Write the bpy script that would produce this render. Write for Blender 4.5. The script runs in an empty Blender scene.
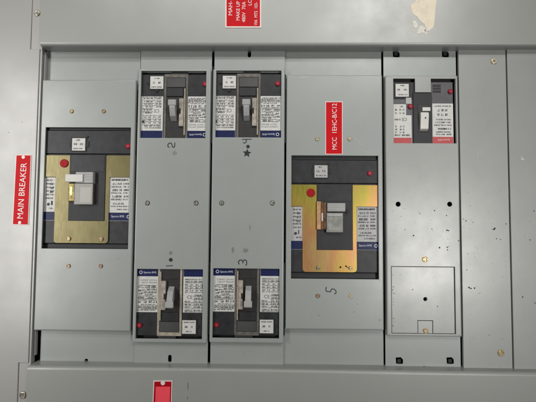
import bpy, bmesh, math, random
from mathutils import Vector, Matrix, Euler

rnd = random.Random(7)
scene = bpy.context.scene
COL = scene.collection
LW, LT, LR, LL, LU = 0.045, 2.1, 1.6, 2.3, 1.1   # light strengths
U = 0.002                       # metres per photo pixel at the panel face
F = 420.0                       # focal length in photo pixels
W, H = 536.0, 402.0

# ------------------------------------------------------------------ camera
PITCH, YAW, ROLL = math.radians(3.0), math.radians(0.93), math.radians(0.42)
cam_d = bpy.data.cameras.new('camera')
cam = bpy.data.objects.new('camera', cam_d)
COL.objects.link(cam)
cam_d.sensor_width = 36.0
cam_d.lens = 36.0 * F / W
cam_d.clip_start = 0.01
cam_d.clip_end = 50
rot = Euler((math.pi / 2 + PITCH, 0, YAW), 'XYZ').to_matrix() @ Matrix.Rotation(ROLL, 3, 'Z')
fwd = rot @ Vector((0, 0, -1))
cpos = -fwd * (F * U / 1.0)
cam.matrix_world = Matrix.Translation(cpos) @ rot.to_4x4()
scene.camera = cam


def P(x, y, d=0.0):
    """photo pixel -> world point on the vertical plane Y=d"""
    v = rot @ Vector(((x - W / 2) / F, -(y - H / 2) / F, -1.0))
    t = (d - cpos.y) / v.y
    return cpos + v * t


def RC(x0, y0, x1, y1, d=0.0):
    """photo rectangle -> (X0, Z0, X1, Z1) upright world rectangle"""
    xm, ym = (x0 + x1) / 2, (y0 + y1) / 2
    return (P(x0, ym, d).x, P(xm, y1, d).z, P(x1, ym, d).x, P(xm, y0, d).z)


# ------------------------------------------------------------------ materials
MATS = {}


def new_mat(name):
    m = bpy.data.materials.new(name)
    m.use_nodes = True
    nt = m.node_tree
    nt.nodes.clear()
    out = nt.nodes.new('ShaderNodeOutputMaterial')
    b = nt.nodes.new('ShaderNodeBsdfPrincipled')
    nt.links.new(b.outputs[0], out.inputs[0])
    MATS[name] = m
    return m, nt, b


def mat(name, col, rough=0.5, metal=0.0, var=0.06, scale=40.0, bump=0.0, bscale=600.0,
        col2=None, rvar=0.0, spec=0.5, coat=0.0):
    m, nt, b = new_mat(name)
    N, L = nt.nodes, nt.links
    tc = N.new('ShaderNodeTexCoord')
    nz = N.new('ShaderNodeTexNoise')
    nz.inputs['Scale'].default_value = scale
    nz.inputs['Detail'].default_value = 6
    L.new(tc.outputs['Object'], nz.inputs['Vector'])
    rp = N.new('ShaderNodeValToRGB')
    a = [max(0, c * (1 - var)) for c in col]
    c2 = col2 if col2 else [min(1, c * (1 + var)) for c in col]
    rp.color_ramp.elements[0].position = 0.35
    rp.color_ramp.elements[1].position = 0.65
    rp.color_ramp.elements[0].color = (*a, 1)
    rp.color_ramp.elements[1].color = (*c2, 1)
    L.new(nz.outputs['Fac'], rp.inputs[0])
    L.new(rp.outputs[0], b.inputs['Base Color'])
    b.inputs['Metallic'].default_value = metal
    b.inputs['Specular IOR Level'].default_value = spec
    b.inputs['Coat Weight'].default_value = coat
    if rvar:
        mr = N.new('ShaderNodeMapRange')
        mr.inputs['To Min'].default_value = rough - rvar
        mr.inputs['To Max'].default_value = rough + rvar
        L.new(nz.outputs['Fac'], mr.inputs['Value'])
        L.new(mr.outputs[0], b.inputs['Roughness'])
    else:
        b.inputs['Roughness'].default_value = rough
    if bump:
        n2 = N.new('ShaderNodeTexNoise')
        n2.inputs['Scale'].default_value = bscale
        n2.inputs['Detail'].default_value = 3
        L.new(tc.outputs['Object'], n2.inputs['Vector'])
        bp = N.new('ShaderNodeBump')
        bp.inputs['Strength'].default_value = bump
        bp.inputs['Distance'].default_value = 0.0006
        L.new(n2.outputs['Fac'], bp.inputs['Height'])
        L.new(bp.outputs[0], b.inputs['Normal'])
    return m


def paint(name, col, smudge=0.10, rough=0.34):
    """switchgear enamel: orange peel, faint hand smudges, tiny grime specks"""
    m, nt, b = new_mat(name)
    N, L = nt.nodes, nt.links
    tc = N.new('ShaderNodeTexCoord')
    n1 = N.new('ShaderNodeTexNoise'); n1.inputs['Scale'].default_value = 9; n1.inputs['Detail'].default_value = 8
    n1.inputs['Roughness'].default_value = 0.62
    L.new(tc.outputs['Object'], n1.inputs['Vector'])
    mp = N.new('ShaderNodeMapRange')
    mp.inputs['From Min'].default_value = 0.3; mp.inputs['From Max'].default_value = 0.75
    mp.inputs['To Min'].default_value = 1 + smudge * 0.35; mp.inputs['To Max'].default_value = 1 - smudge
    L.new(n1.outputs['Fac'], mp.inputs['Value'])
    # fine specks
    vo = N.new('ShaderNodeTexVoronoi'); vo.inputs['Scale'].default_value = 42
    vo.inputs['Randomness'].default_value = 1.0
    L.new(tc.outputs['Object'], vo.inputs['Vector'])
    n3 = N.new('ShaderNodeTexNoise'); n3.inputs['Scale'].default_value = 14; n3.inputs['Detail'].default_value = 2
    L.new(tc.outputs['Object'], n3.inputs['Vector'])
    rad = N.new('ShaderNodeMapRange')
    rad.inputs['From Min'].default_value = 0.50; rad.inputs['From Max'].default_value = 0.75
    rad.inputs['To Min'].default_value = 0.0; rad.inputs['To Max'].default_value = 0.055
    L.new(n3.outputs['Fac'], rad.inputs['Value'])
    lt = N.new('ShaderNodeMath'); lt.operation = 'LESS_THAN'
    L.new(vo.outputs['Distance'], lt.inputs[0]); L.new(rad.outputs[0], lt.inputs[1])
    sp = N.new('ShaderNodeMath'); sp.operation = 'MULTIPLY'; sp.inputs[1].default_value = 0.35
    L.new(lt.outputs[0], sp.inputs[0])
    inv = N.new('ShaderNodeMath'); inv.operation = 'SUBTRACT'; inv.inputs[0].default_value = 1
    L.new(sp.outputs[0], inv.inputs[1])
    mul = N.new('ShaderNodeMath'); mul.operation = 'MULTIPLY'
    L.new(mp.outputs[0], mul.inputs[0]); L.new(inv.outputs[0], mul.inputs[1])
    vm = N.new('ShaderNodeVectorMath'); vm.operation = 'SCALE'; vm.inputs[0].default_value = col
    L.new(mul.outputs[0], vm.inputs['Scale'])
    L.new(vm.outputs[0], b.inputs['Base Color'])
    rr = N.new('ShaderNodeMapRange')
    rr.inputs['To Min'].default_value = rough - 0.10; rr.inputs['To Max'].default_value = rough + 0.14
    L.new(n1.outputs['Fac'], rr.inputs['Value']); L.new(rr.outputs[0], b.inputs['Roughness'])
    b.inputs['Specular IOR Level'].default_value = 0.75
    n2 = N.new('ShaderNodeTexNoise'); n2.inputs['Scale'].default_value = 700; n2.inputs['Detail'].default_value = 3
    L.new(tc.outputs['Object'], n2.inputs['Vector'])
    n4 = N.new('ShaderNodeTexNoise'); n4.inputs['Scale'].default_value = 12; n4.inputs['Detail'].default_value = 1
    L.new(tc.outputs['Object'], n4.inputs['Vector'])
    ad = N.new('ShaderNodeMath'); ad.operation = 'MULTIPLY_ADD'; ad.inputs[1].default_value = 2.5
    L.new(n4.outputs['Fac'], ad.inputs[0]); L.new(n2.outputs['Fac'], ad.inputs[2])
    bp = N.new('ShaderNodeBump'); bp.inputs['Strength'].default_value = 0.10; bp.inputs['Distance'].default_value = 0.0006
    L.new(ad.outputs[0], bp.inputs['Height']); L.new(bp.outputs[0], b.inputs['Normal'])
    return m


def zinc(name, cols, metal=0.55, rough=0.38, scale=16, dist=0.6):
    """yellow chromate plated steel with drifting hue and brushed streaks"""
    m, nt, b = new_mat(name)
    N, L = nt.nodes, nt.links
    tc = N.new('ShaderNodeTexCoord')
    mp = N.new('ShaderNodeMapping'); mp.inputs['Scale'].default_value = (1.3, 1, 0.8)
    L.new(tc.outputs['Object'], mp.inputs[0])
    n1 = N.new('ShaderNodeTexNoise'); n1.inputs['Scale'].default_value = scale; n1.inputs['Detail'].default_value = 2
    n1.inputs['Distortion'].default_value = dist
    L.new(mp.outputs[0], n1.inputs['Vector'])
    mp2 = N.new('ShaderNodeMapping'); mp2.inputs['Scale'].default_value = (14, 1, 1)
    L.new(tc.outputs['Object'], mp2.inputs[0])
    n2 = N.new('ShaderNodeTexNoise'); n2.inputs['Scale'].default_value = 45; n2.inputs['Detail'].default_value = 6
    L.new(mp2.outputs[0], n2.inputs['Vector'])
    ad = N.new('ShaderNodeMath'); ad.operation = 'MULTIPLY_ADD'; ad.inputs[1].default_value = 0.06; 
    L.new(n2.outputs['Fac'], ad.inputs[0]); L.new(n1.outputs['Fac'], ad.inputs[2])
    rp = N.new('ShaderNodeValToRGB')
    e = rp.color_ramp.elements
    n = len(cols)
    e[0].position = 0.36; e[0].color = (*cols[0], 1)
    e[1].position = 0.74; e[1].color = (*cols[-1], 1)
    for i in range(1, n - 1):
        q = e.new(0.36 + 0.38 * i / (n - 1)); q.color = (*cols[i], 1)
    L.new(ad.outputs[0], rp.inputs[0]); L.new(rp.outputs[0], b.inputs['Base Color'])
    b.inputs['Metallic'].default_value = metal
    mr = N.new('ShaderNodeMapRange'); mr.inputs['To Min'].default_value = rough - 0.1; mr.inputs['To Max'].default_value = rough + 0.12
    L.new(n2.outputs['Fac'], mr.inputs['Value']); L.new(mr.outputs[0], b.inputs['Roughness'])
    bp = N.new('ShaderNodeBump'); bp.inputs['Strength'].default_value = 0.08; bp.inputs['Distance'].default_value = 0.0003
    L.new(n2.outputs['Fac'], bp.inputs['Height']); L.new(bp.outputs[0], b.inputs['Normal'])
    return m


GREY = (0.318, 0.338, 0.320)
paint('enamel', GREY, smudge=0.13)
paint('enamel_side', (0.378, 0.374, 0.356), smudge=0.08)
paint('enamel_rail', (0.335, 0.345, 0.322), smudge=0.08)
paint('enamel_dirty', (0.335, 0.345, 0.328), smudge=0.16)
mat('interior', (0.012, 0.012, 0.013), rough=0.8)
mat('chip', (0.035, 0.034, 0.032), rough=0.8)
mat('soft_mark', (0.20, 0.208, 0.196), rough=0.5, var=.25, scale=300)
mat('scuff', (0.60, 0.60, 0.56), rough=0.7)
mat('marker', (0.012, 0.012, 0.014), rough=0.5)
mat('case', (0.027, 0.028, 0.031), rough=0.42, spec=.3, var=0.22, scale=60, bump=0.3, bscale=900)
mat('case_dark', (0.014, 0.014, 0.016), rough=0.55, var=0.2, bump=0.3, bscale=900)
mat('case_black', (0.006, 0.006, 0.007), rough=0.6)
mat('case_violet', (0.085, 0.08, 0.09), rough=0.45, var=0.12, scale=60, bump=0.3, bscale=900)
mat('slot_block', (0.058, 0.058, 0.058), rough=0.5, var=0.15)
mat('recess', (0.018, 0.017, 0.016), rough=0.5, var=0.25, scale=90)
mat('guard', (0.125, 0.115, 0.10), rough=0.42, var=0.22, scale=120)
mat('guard_tan', (0.36, 0.325, 0.255), rough=0.5, var=0.18, scale=120)
mat('bracket_tan', (0.36, 0.32, 0.27), rough=0.45, var=0.25, scale=150)
mat('handle_grey', (0.36, 0.36, 0.355), rough=0.45, var=0.08)
mat('handle_white', (0.62, 0.61, 0.57), rough=0.45, var=0.06)
mat('sticker', (0.60, 0.60, 0.57), rough=0.55, var=0.05, scale=80)
mat('sticker_dull', (0.42, 0.42, 0.41), rough=0.5, var=0.05, scale=80)
mat('ink', (0.03, 0.03, 0.035), rough=0.6)
mat('navy', (0.009, 0.015, 0.070), spec=.25, rough=0.45, var=0.1)
mat('crimson_bar', (0.46, 0.055, 0.06), rough=0.5, var=0.06)
mat('print_white', (0.62, 0.64, 0.70), rough=0.5)
mat('red_button', (0.26, 0.006, 0.02), rough=0.5, spec=.25, var=0.2, scale=200)
mat('red_cap', (0.36, 0.006, 0.012), rough=0.5, spec=.15, var=0.15, scale=200)
mat('sign_red', (0.56, 0.004, 0.009), spec=.12, rough=0.5, var=0.05, scale=30)
mat('sign_glow', (1.0, 0.085, 0.12), rough=0.35, var=0.04, scale=30)  # red lightened so the colour carries the tag's glossy reflection
mat('sign_deep', (0.42, 0.004, 0.012), spec=.12, rough=0.4, var=0.05)
mat('sign_core', (0.80, 0.70, 0.66), rough=0.5, var=0.04)
mat('sign_text', (0.80, 0.73, 0.72), rough=0.5, var=0.03)
mat('screw_brass', (0.42, 0.32, 0.16), rough=0.36, metal=0.6, var=0.2, scale=300)
mat('screw_pale', (0.66, 0.60, 0.46), rough=0.35, metal=0.6, var=0.15, scale=300)
mat('screw_dark', (0.30, 0.26, 0.18), rough=0.4, metal=0.7, var=0.3, scale=300)
mat('screw_copper', (0.40, 0.27, 0.20), rough=0.4, metal=0.6, var=0.3, scale=300)
mat('screw_steel', (0.42, 0.41, 0.38), rough=0.3, metal=0.8, var=0.3, scale=300)
mat('cream', (0.84, 0.75, 0.59), rough=0.75, var=0.06, scale=60, bump=0.5, bscale=220)
mat('flake', (0.74, 0.72, 0.64), rough=0.8, var=0.1, scale=200, bump=0.8, bscale=500)
mat('crack', (0.60, 0.50, 0.34), rough=0.8)
zinc('plate_gold', [(0.145, 0.122, 0.048), (0.175, 0.150, 0.062), (0.160, 0.136, 0.054), (0.195, 0.170, 0.080)], metal=0.45, rough=0.38, scale=26)
zinc('plate_iris', [(0.29, 0.25, 0.04), (0.37, 0.31, 0.05), (0.42, 0.29, 0.06), (0.44, 0.26, 0.075), (0.43, 0.215, 0.085), (0.42, 0.25, 0.10), (0.38, 0.31, 0.08)], metal=0.55, rough=0.32, scale=8, dist=0.1)
mat('tab_copper', (0.15, 0.07, 0.03), rough=0.35, metal=0.4, var=.5, scale=90)
mat('tab_bright', (0.55, 0.33, 0.18), rough=0.3, metal=0.5, var=.3, scale=90)
mat('tab_gold', (0.20, 0.165, 0.05), rough=0.35, metal=0.5, var=.6, scale=120)
mat('tab_glint', (0.60, 0.54, 0.22), rough=0.3, metal=0.4, var=.3, scale=120)
mat('block_pale', (0.27, 0.275, 0.25), rough=0.3, var=.25, scale=70)
mat('block_dull', (0.235, 0.235, 0.215), rough=0.35, var=.2, scale=90)


def clear(name, col, alpha):
    m, nt, b = new_mat(name)
    b.inputs['Base Color'].default_value = (*col, 1)
    b.inputs['Roughness'].default_value = 0.3
    b.inputs['Alpha'].default_value = alpha
    return m


clear('clear_plastic', (0.60, 0.59, 0.55), 0.38)

# ------------------------------------------------------------------ mesh helpers
class M:
    """collects shapes (world metres; X right, Z up, Y away from the camera) for ONE mesh"""
    def __init__(s):
        s.bm = bmesh.new(); s.mats = []

    def mi(s, name):
        if name not in s.mats: s.mats.append(name)
        return s.mats.index(name)

    def merge(s, b2, name, smooth=False):
        idx = s.mi(name)
        for f in b2.faces: f.material_index = idx; f.smooth = smooth
        me = bpy.data.meshes.new('t'); b2.to_mesh(me); b2.free()
        s.bm.from_mesh(me); bpy.data.meshes.remove(me)

    def plate(s, outer, holes, d0, d1, name, bev=0.0006, seg=2, obev=0):
        """flat plate from an outline (list of (X,Z)) with holes, front at d0, back at d1"""
        b = bmesh.new(); edges = []
        for loop in [outer] + holes:
            vs = [b.verts.new((x, d0, z)) for x, z in loop]
            for i in range(len(vs)): edges.append(b.edges.new((vs[i], vs[(i + 1) % len(vs)])))
        bmesh.ops.triangle_fill(b, use_beauty=True, use_dissolve=False, edges=edges, normal=(0, -1, 0))
        for f in b.faces:
            f.normal_update()
            if f.normal.y > 0: f.normal_flip()
        front = list(b.faces)
        if d1 is not None:
            r = bmesh.ops.extrude_face_region(b, geom=front, use_keep_orig=True)
            nv = [g for g in r['geom'] if isinstance(g, bmesh.types.BMVert)]
            bmesh.ops.translate(b, verts=nv, vec=(0, d1 - d0, 0))
            bmesh.ops.recalc_face_normals(b, faces=b.faces)
            if bev:
                be = []
                for e in b.edges:
                    if all(abs(v.co.y - d0) < 1e-7 for v in e.verts) and len(e.link_faces) == 2:
                        n = [f.normal.y for f in e.link_faces]
                        if min(n) < -0.9 and max(n) > -0.5: be.append(e)
                oe = []
                if obev:
                    xs = [p[0] for p in outer]; zs = [p[1] for p in outer]; R_ = 0.0031
                    def rim(v): return v.co.x < min(xs) + R_ or v.co.x > max(xs) - R_ or v.co.z < min(zs) + R_ or v.co.z > max(zs) - R_
                    oe = [e for e in be if all(rim(v) for v in e.verts)]
                    be = [e for e in be if e not in set(oe)]
                if be: bmesh.ops.bevel(b, geom=be, offset=bev, segments=seg, affect='EDGES', profile=0.5)
                if oe:
                    oe = [e for e in oe if e.is_valid]
                    bmesh.ops.bevel(b, geom=oe, offset=obev, segments=4, affect='EDGES', profile=0.5)
        s.merge(b, name)

    def box(s, r, d0, d1, name, bev=0.0004, rad=0.0):
        s.plate(rr(r, rad), [], d0, d1, name, bev)

    def cyl(s, x, z, r, d0, d1, name, bev=0.0003, n=20):
        s.plate(circ(x, z, r, n), [], d0, d1, name, bev)

    def flat(s, r, d, name):
        s.plate(rr(r, 0), [], d, None, name)

    def poly(s, pts, d, name):
        s.plate(pts, [], d, None, name)

    def prism(s, pts, x0, x1, name, bev=0.0005, seg=2):
        """profile of (Y,Z) points swept from x0 to x1"""
        b = bmesh.new()
        a = [b.verts.new((x0, y, z)) for y, z in pts]; c = [b.verts.new((x1, y, z)) for y, z in pts]
        b.faces.new(a); b.faces.new(c[::-1])
        n = len(pts)
        for i in range(n): b.faces.new((a[i], a[(i + 1) % n], c[(i + 1) % n], c[i]))
        bmesh.ops.recalc_face_normals(b, faces=b.faces)
        if bev: bmesh.ops.bevel(b, geom=list(b.edges), offset=bev, segments=seg, affect='EDGES', profile=0.5)
        s.merge(b, name)

    def stroke(s, pts, w, d, name):
        """a thin flat band following points, with round-ish joints"""
        for i in range(len(pts) - 1):
            a, c = Vector(pts[i]), Vector(pts[i + 1]); t = c - a
            if t.length < 1e-7: continue
            t.normalize(); n = Vector((-t.y, t.x)) * w / 2; a2 = a - t * w * 0.25; c2 = c + t * w * 0.25
            q = [a2 - n, c2 - n, c2 + n, a2 + n]
            s.poly([(v.x, v.y) for v in q], d - i * 1e-6, name)

    def text(s, body, x, z, size, d, name, ang=0.0, sx=1.0, bold=0.0, align='LEFT', sp=1.0):
        cu = bpy.data.curves.new('t', 'FONT'); cu.body = body; cu.size = size; cu.offset = bold
        cu.align_x = align; cu.resolution_u = 3; cu.space_character = sp
        ob = bpy.data.objects.new('t', cu); COL.objects.link(ob)
        dg = bpy.context.evaluated_depsgraph_get(); dg.update()
        me = bpy.data.meshes.new_from_object(ob.evaluated_get(dg))
        b = bmesh.new(); b.from_mesh(me)
        ca, sa = math.cos(ang), math.sin(ang)
        for v in b.verts:
            px, pz = v.co.x * sx, v.co.y
            v.co = Vector((x + px * ca - pz * sa, d, z + px * sa + pz * ca))
        for f in b.faces:
            f.normal_update()
            if f.normal.y > 0: f.normal_flip()
        bpy.data.objects.remove(ob); bpy.data.curves.remove(cu); bpy.data.meshes.remove(me)
        s.merge(b, name)

    def obj(s, name, parent=None, loc=None):
        me = bpy.data.meshes.new(name)
        if parent is not None and loc is None: loc = Vector(parent.location)
        if loc is None:
            xs = [v.co.x for v in s.bm.verts]; zs = [v.co.z for v in s.bm.verts]; ys = [v.co.y for v in s.bm.verts]
            loc = Vector(((min(xs) + max(xs)) / 2, max(ys), (min(zs) + max(zs)) / 2))
        sub = Vector(loc)
        bmesh.ops.translate(s.bm, verts=s.bm.verts, vec=-sub)
        s.bm.to_mesh(me); s.bm.free()
        for k in s.mats: me.materials.append(MATS[k])
        o = bpy.data.objects.new(name, me); COL.objects.link(o)
        if parent is not None: o.parent = parent
        else: o.location = sub
        return o


def rr(r, rad=0.0, n=4):
    x0, z0, x1, z1 = r
    if rad <= 0: return [(x0, z0), (x1, z0), (x1, z1), (x0, z1)]
    out = []
    for cx, cz, a0 in ((x0 + rad, z0 + rad, 180), (x1 - rad, z0 + rad, 270), (x1 - rad, z1 - rad, 0), (x0 + rad, z1 - rad, 90)):
        for i in range(n + 1):
            a = math.radians(a0 + 90 * i / n); out.append((cx + rad * math.cos(a), cz + rad * math.sin(a)))
    return out


def circ(x, z, r, n=20):
    return [(x + r * math.cos(2 * math.pi * i / n), z + r * math.sin(2 * math.pi * i / n)) for i in range(n)]


def tag(o, label=None, cat=None, group=None, kind=None):
    if label: o['label'] = label
    if cat: o['category'] = cat
    if group: o['group'] = group
    if kind: o['kind'] = kind
    return o


def thing(name, label, cat, loc, group=None):
    o = bpy.data.objects.new(name, None); COL.objects.link(o)
    o.location = loc; o.empty_display_size = 0.02
    return tag(o, label, cat, group)


def screw(parent, x, y, r, d, m, name='screw', ang=20, slot=True, base=None):
    """round headed screw with a cross recess; r in photo pixels"""
    p = P(x, y, d); R = r * U * 1.12
    g = M()
    a0 = math.radians(ang); w, l = 0.16 * R, 0.55 * R
    cross = []
    for k in range(4):
        a = a0 + k * math.pi / 2
        ca, sa = math.cos(a), math.sin(a)
        for (u, v) in ((l, -w), (l, w), (w, w)):
            cross.append((p.x + u * ca - v * sa, p.z + u * sa + v * ca))
    g.plate(circ(p.x, p.z, R, 20), [cross] if slot else [], d - 0.0022, d, m, bev=min(0.0011, R * 0.3), seg=3)
    if slot: g.cyl(p.x, p.z, R * 0.8, d - 0.0012, d - 0.0002, 'screw_dark', bev=0)
    g.cyl(p.x, p.z, R * 1.18, d - 0.0004, d, base or 'screw_dark', bev=0.0002)
    return g.obj(name, parent)


def specks(g, pts, d, m='chip'):
    """small chips in the paint; pts in photo pixels (x, y, r)"""
    for x, y, r in pts:
        p = P(x, y, d); R = r * U * .84
        n = 9; k = []
        for i in range(n):
            a = 2 * math.pi * i / n; q = R * rnd.uniform(0.6, 1.25)
            k.append((p.x + q * math.cos(a), p.z + q * math.sin(a) * rnd.uniform(0.8, 1.1)))
        g.poly(k, d - 0.00012, m)


# ------------------------------------------------------------------ depths (metres, + = away)
D_RAIL, D_SIDE, D_PAN, D_FLANGE, D_FILL, D_CASE = -0.018, -0.005, 0.0, 0.0095, 0.0135, 0.0052

# ---- dark interior of the cabinet
g = M()
r = RC(-160, -120, 700, 520, 0.09)
g.box(r, 0.09, 0.095, 'interior', bev=0)
g.obj('cabinet_interior')
tag(bpy.data.objects['cabinet_interior'], kind='structure')

# ---- big side panel
def edge_x(y, d, xt, xb):            # photo x of a plumb line measured at y=50 (xt) and y=350 (xb)
    return P(xt + (xb - xt) * (y - 50) / 300.0, y, d).x


sx_mid = (P(39.2, 60, D_SIDE).x + P(28.8, 350, D_SIDE).x) / 2
nx = (P(31.3, 20, D_SIDE).x + P(17.5, 390, D_SIDE).x) / 2
zt, zb = P(38, 49, D_SIDE).z, P(28, 363, D_SIDE).z
side = thing('side_panel', 'wide light grey sheet metal panel running up the left side of the breakers', 'panel',
             (P(-60, 200).x, D_SIDE, P(-60, 500).z))
g = M()
x0 = P(-200, 200, D_SIDE).x; top = P(30, -140, D_SIDE).z; bot = P(30, 540, D_SIDE).z
g.plate([(x0, bot), (nx, bot), (nx, zb), (sx_mid, zb), (sx_mid, zt), (nx, zt), (nx, top), (x0, top)], [], D_SIDE, 0.012, 'enamel_side', bev=0.001, seg=3)
specks(g, [(8.5, 132.5, .55), (22, 122, .5), (22, 122.8, .3), (12, 268, .35), (5, 56, .3)], D_SIDE, 'soft_mark')
specks(g, [(8.6, 132.6, .5)], D_SIDE)
g.obj('panel_sheet', side)
g = M()
xe = (P(42, 60, 0).x + P(33.5, 350, 0).x) / 2
g.box((nx - 0.01, bot, sx_mid + 0.004, top), D_SIDE + 0.0022, 0.010, 'enamel_side', bev=0.0006)
g.box((sx_mid + 0.0048, zb + 0.012, sx_mid + 0.0080, zt - 0.003), 0.0035, 0.012, 'enamel_side', bev=0.0008)
g.obj('flange', side)
screw(side, 37.3, 13.3, 2.6, D_SIDE + 0.0022, 'screw_steel', ang=10)
screw(side, 23.0, 395, 2.9, D_SIDE + 0.0022, 'screw_steel', ang=30)

# ---- rails: swept sheet profile with rounded bend
def rail(name, label, y_edge, y_out, up, xl, m):
    zE = P(268, y_edge, D_RAIL + 0.015).z; zO = P(268, y_out, D_RAIL).z
    sgn = 1 if up else -1
    R = 0.0065; pts = [(D_RAIL, zO)]
    for i in range(9):
        a = math.radians(90 * i / 8)
        pts.append((D_RAIL + R - R * math.cos(a), zE + sgn * (R - R * math.sin(a))))
    pts += [(0.020, zE), (0.020, zO)]
    o = thing(name, label, 'trim rail', (0.05, D_RAIL, min(zO, zE)))
    g = M()
    b = bmesh.new(); x1 = P(700, 200, 0).x
    A = [b.verts.new((xl, y, z)) for y, z in pts]; C = [b.verts.new((x1, y, z)) for y, z in pts]
    b.faces.new(A); b.faces.new(C[::-1]); n = len(pts)
    for i in range(n): b.faces.new((A[i], A[(i + 1) % n], C[(i + 1) % n], C[i]))
    bmesh.ops.recalc_face_normals(b, faces=b.faces)
    be = [e for e in b.edges if all(abs(v.co.x - xl) < 1e-6 for v in e.verts)]
    bmesh.ops.bevel(b, geom=be, offset=0.0008, segments=2, affect='EDGES')
    g.merge(b, m)
    return o, g


xl_t = P(40.3, 25, D_RAIL).x; xl_b = P(26.5, 385, D_RAIL).x
rail_up, g = rail('trim_rail', 'long grey rail above the breaker plates with a cream paint patch', 48.6, -130, True, xl_t, 'enamel_rail')
specks(g, [(179, 38, .4), (96, 22, .4), (300, 30, .3)], D_RAIL, 'soft_mark')
g.obj('rail_sheet', rail_up)
# cream paint patch
g = M()
def wob(pts, d, amp=0.5, sub=3):
    out = []
    for i in range(len(pts)):
        a, c = pts[i], pts[(i + 1) % len(pts)]
        for k in range(sub):
            t = k / sub
            x = a[0] + (c[0] - a[0]) * t + rnd.uniform(-amp, amp); y = a[1] + (c[1] - a[1]) * t + rnd.uniform(-amp, amp)
            p = P(x, y, d); out.append((p.x, p.z))
    return out
big = [(416, -14), (434, -16), (437, -4), (436, 6), (434.5, 14), (434.5, 24), (432, 28.5), (427, 29), (424, 24), (420, 21), (417, 16.5), (413, 14.5), (410.8, 9), (411.5, 4.5), (415, 2)]
g.plate(wob(big, D_RAIL, 0.35), [], D_RAIL - 0.0004, D_RAIL - 0.00001, 'cream', bev=0.00015, seg=1)
for poly in ([(412, 22), (415, 20.5), (417.5, 23), (418, 27), (415.5, 29), (413, 27)], [(418.5, 27), (422, 25.5), (426, 28), (425, 31.5), (421.5, 33), (417, 34.8), (417.5, 31)],
             [(423.5, 32.5), (427, 32), (428.3, 34), (425, 34.6)], [(413, 30.5), (415.5, 31), (415, 32.5), (413, 32)], [(424, 30), (430, 28), (431, 30), (426, 31.5)]):
    g.plate(wob(poly, D_RAIL, 0.4), [], D_RAIL - 0.0005, D_RAIL - 0.00001, 'flake', bev=0.00015, seg=1)
for k in range(16):
    x, y = rnd.uniform(413, 432), rnd.uniform(-2, 25)
    if x < 418 and (y > 13): continue
    a = rnd.uniform(0, 3.14); l = rnd.uniform(1.0, 2.4); bnd = rnd.uniform(-.6, .6)
    q = [P(x, y, D_RAIL), P(x + l * .5 * math.cos(a), y + l * .5 * math.sin(a) + bnd, D_RAIL), P(x + l * math.cos(a), y + l * math.sin(a), D_RAIL)]
    g.stroke([(v.x, v.z) for v in q], 0.00045, D_RAIL - 0.00048, 'crack')
tag(g.obj('paint_patch', rail_up), 'peeling cream paint patch')

rail_lo, g = rail('trim_rail', 'long grey rail below the breaker plates holding a small red tag', 366.6, 540, False, xl_b, 'enamel_rail')
for (x, y, rx, ry) in ((188, 386, .7, 4.0), (187.5, 398, .6, 1.6)):
    p = P(x, y, D_RAIL)
    g.poly([(p.x + rx * U * math.cos(a * .628), p.z + ry * U * math.sin(a * .628)) for a in range(10)], D_RAIL - 0.0001, 'soft_mark')
specks(g, [(178, 369, .4), (500, 367, .5), (170, 367.5, .6)], D_RAIL + 0.001, 'soft_mark')
g.obj('rail_sheet', rail_lo)

# ------------------------------------------------------------------ filler plates behind the big covers
def colx(xt, xb, d):                  # world X of a plumb edge from its photo x at y=60 and y=350
    return (P(xt, 60, d).x + P(xb, 350, d).x) / 2


def filler(label, xlt, xrt, y0, y1, marks=(), holes=(), slots=()):
    r = RC(xlt, y0, xrt, y1, D_FILL)
    g = M()
    hs = [circ(P(x, y, D_FILL).x, P(x, y, D_FILL).z, q * U, 14) for x, y, q in holes]
    g.plate(rr(r), hs, D_FILL, D_FILL + 0.002, 'enamel', bev=0.0005)
    specks(g, marks, D_FILL, 'soft_mark')
    o = g.obj('filler_plate')
    return tag(o, label, 'filler plate', 'filler plates above and below the large breaker covers')


filler('narrow grey filler strip above the plate holding the main breaker', 46.0, 140.6, 30, 90, [(108, 71, .4)])
filler('narrow grey filler strip with a small round hole below the main breaker plate', 40.2, 134.6, 318, 384, holes=[(86.3, 360.6, 1.8)])
filler('narrow grey filler strip above the plate with the red MCC sign', 283, 381.3, 30, 90)
filler('narrow grey filler strip with a faint brown smudge below the marked 5 plate', 281.6, 383.6, 318, 384, [(290, 343, .7), (289.6, 343.4, .4)])
o = bpy.data.objects['filler_plate.003']

# ------------------------------------------------------------------ cover plates
def holed(r, holes, d0, d1, m, rad=0.0, bev=0.0012, seg=3, specs=()):
    # folded sheet: thin face, with a skirt turned back round its outer edge
    g = M(); g.plate(rr(r, rad), holes, d0, d0 + 0.0032, m, bev=0.0006, seg=seg, obev=0.0026)
    x0, z0, x1, z1 = r; e = 0.0001
    g.plate(rr((x0 + e, z0 + e, x1 - e, z1 - e), rad), [rr((x0 + .0018, z0 + .0018, x1 - .0018, z1 - .0018), 0)], d0 + 0.0018, d1, m, bev=0)
    return g


def pix(l, d): return [(P(x, y, d).x, P(x, y, d).z) for x, y in l]


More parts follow.
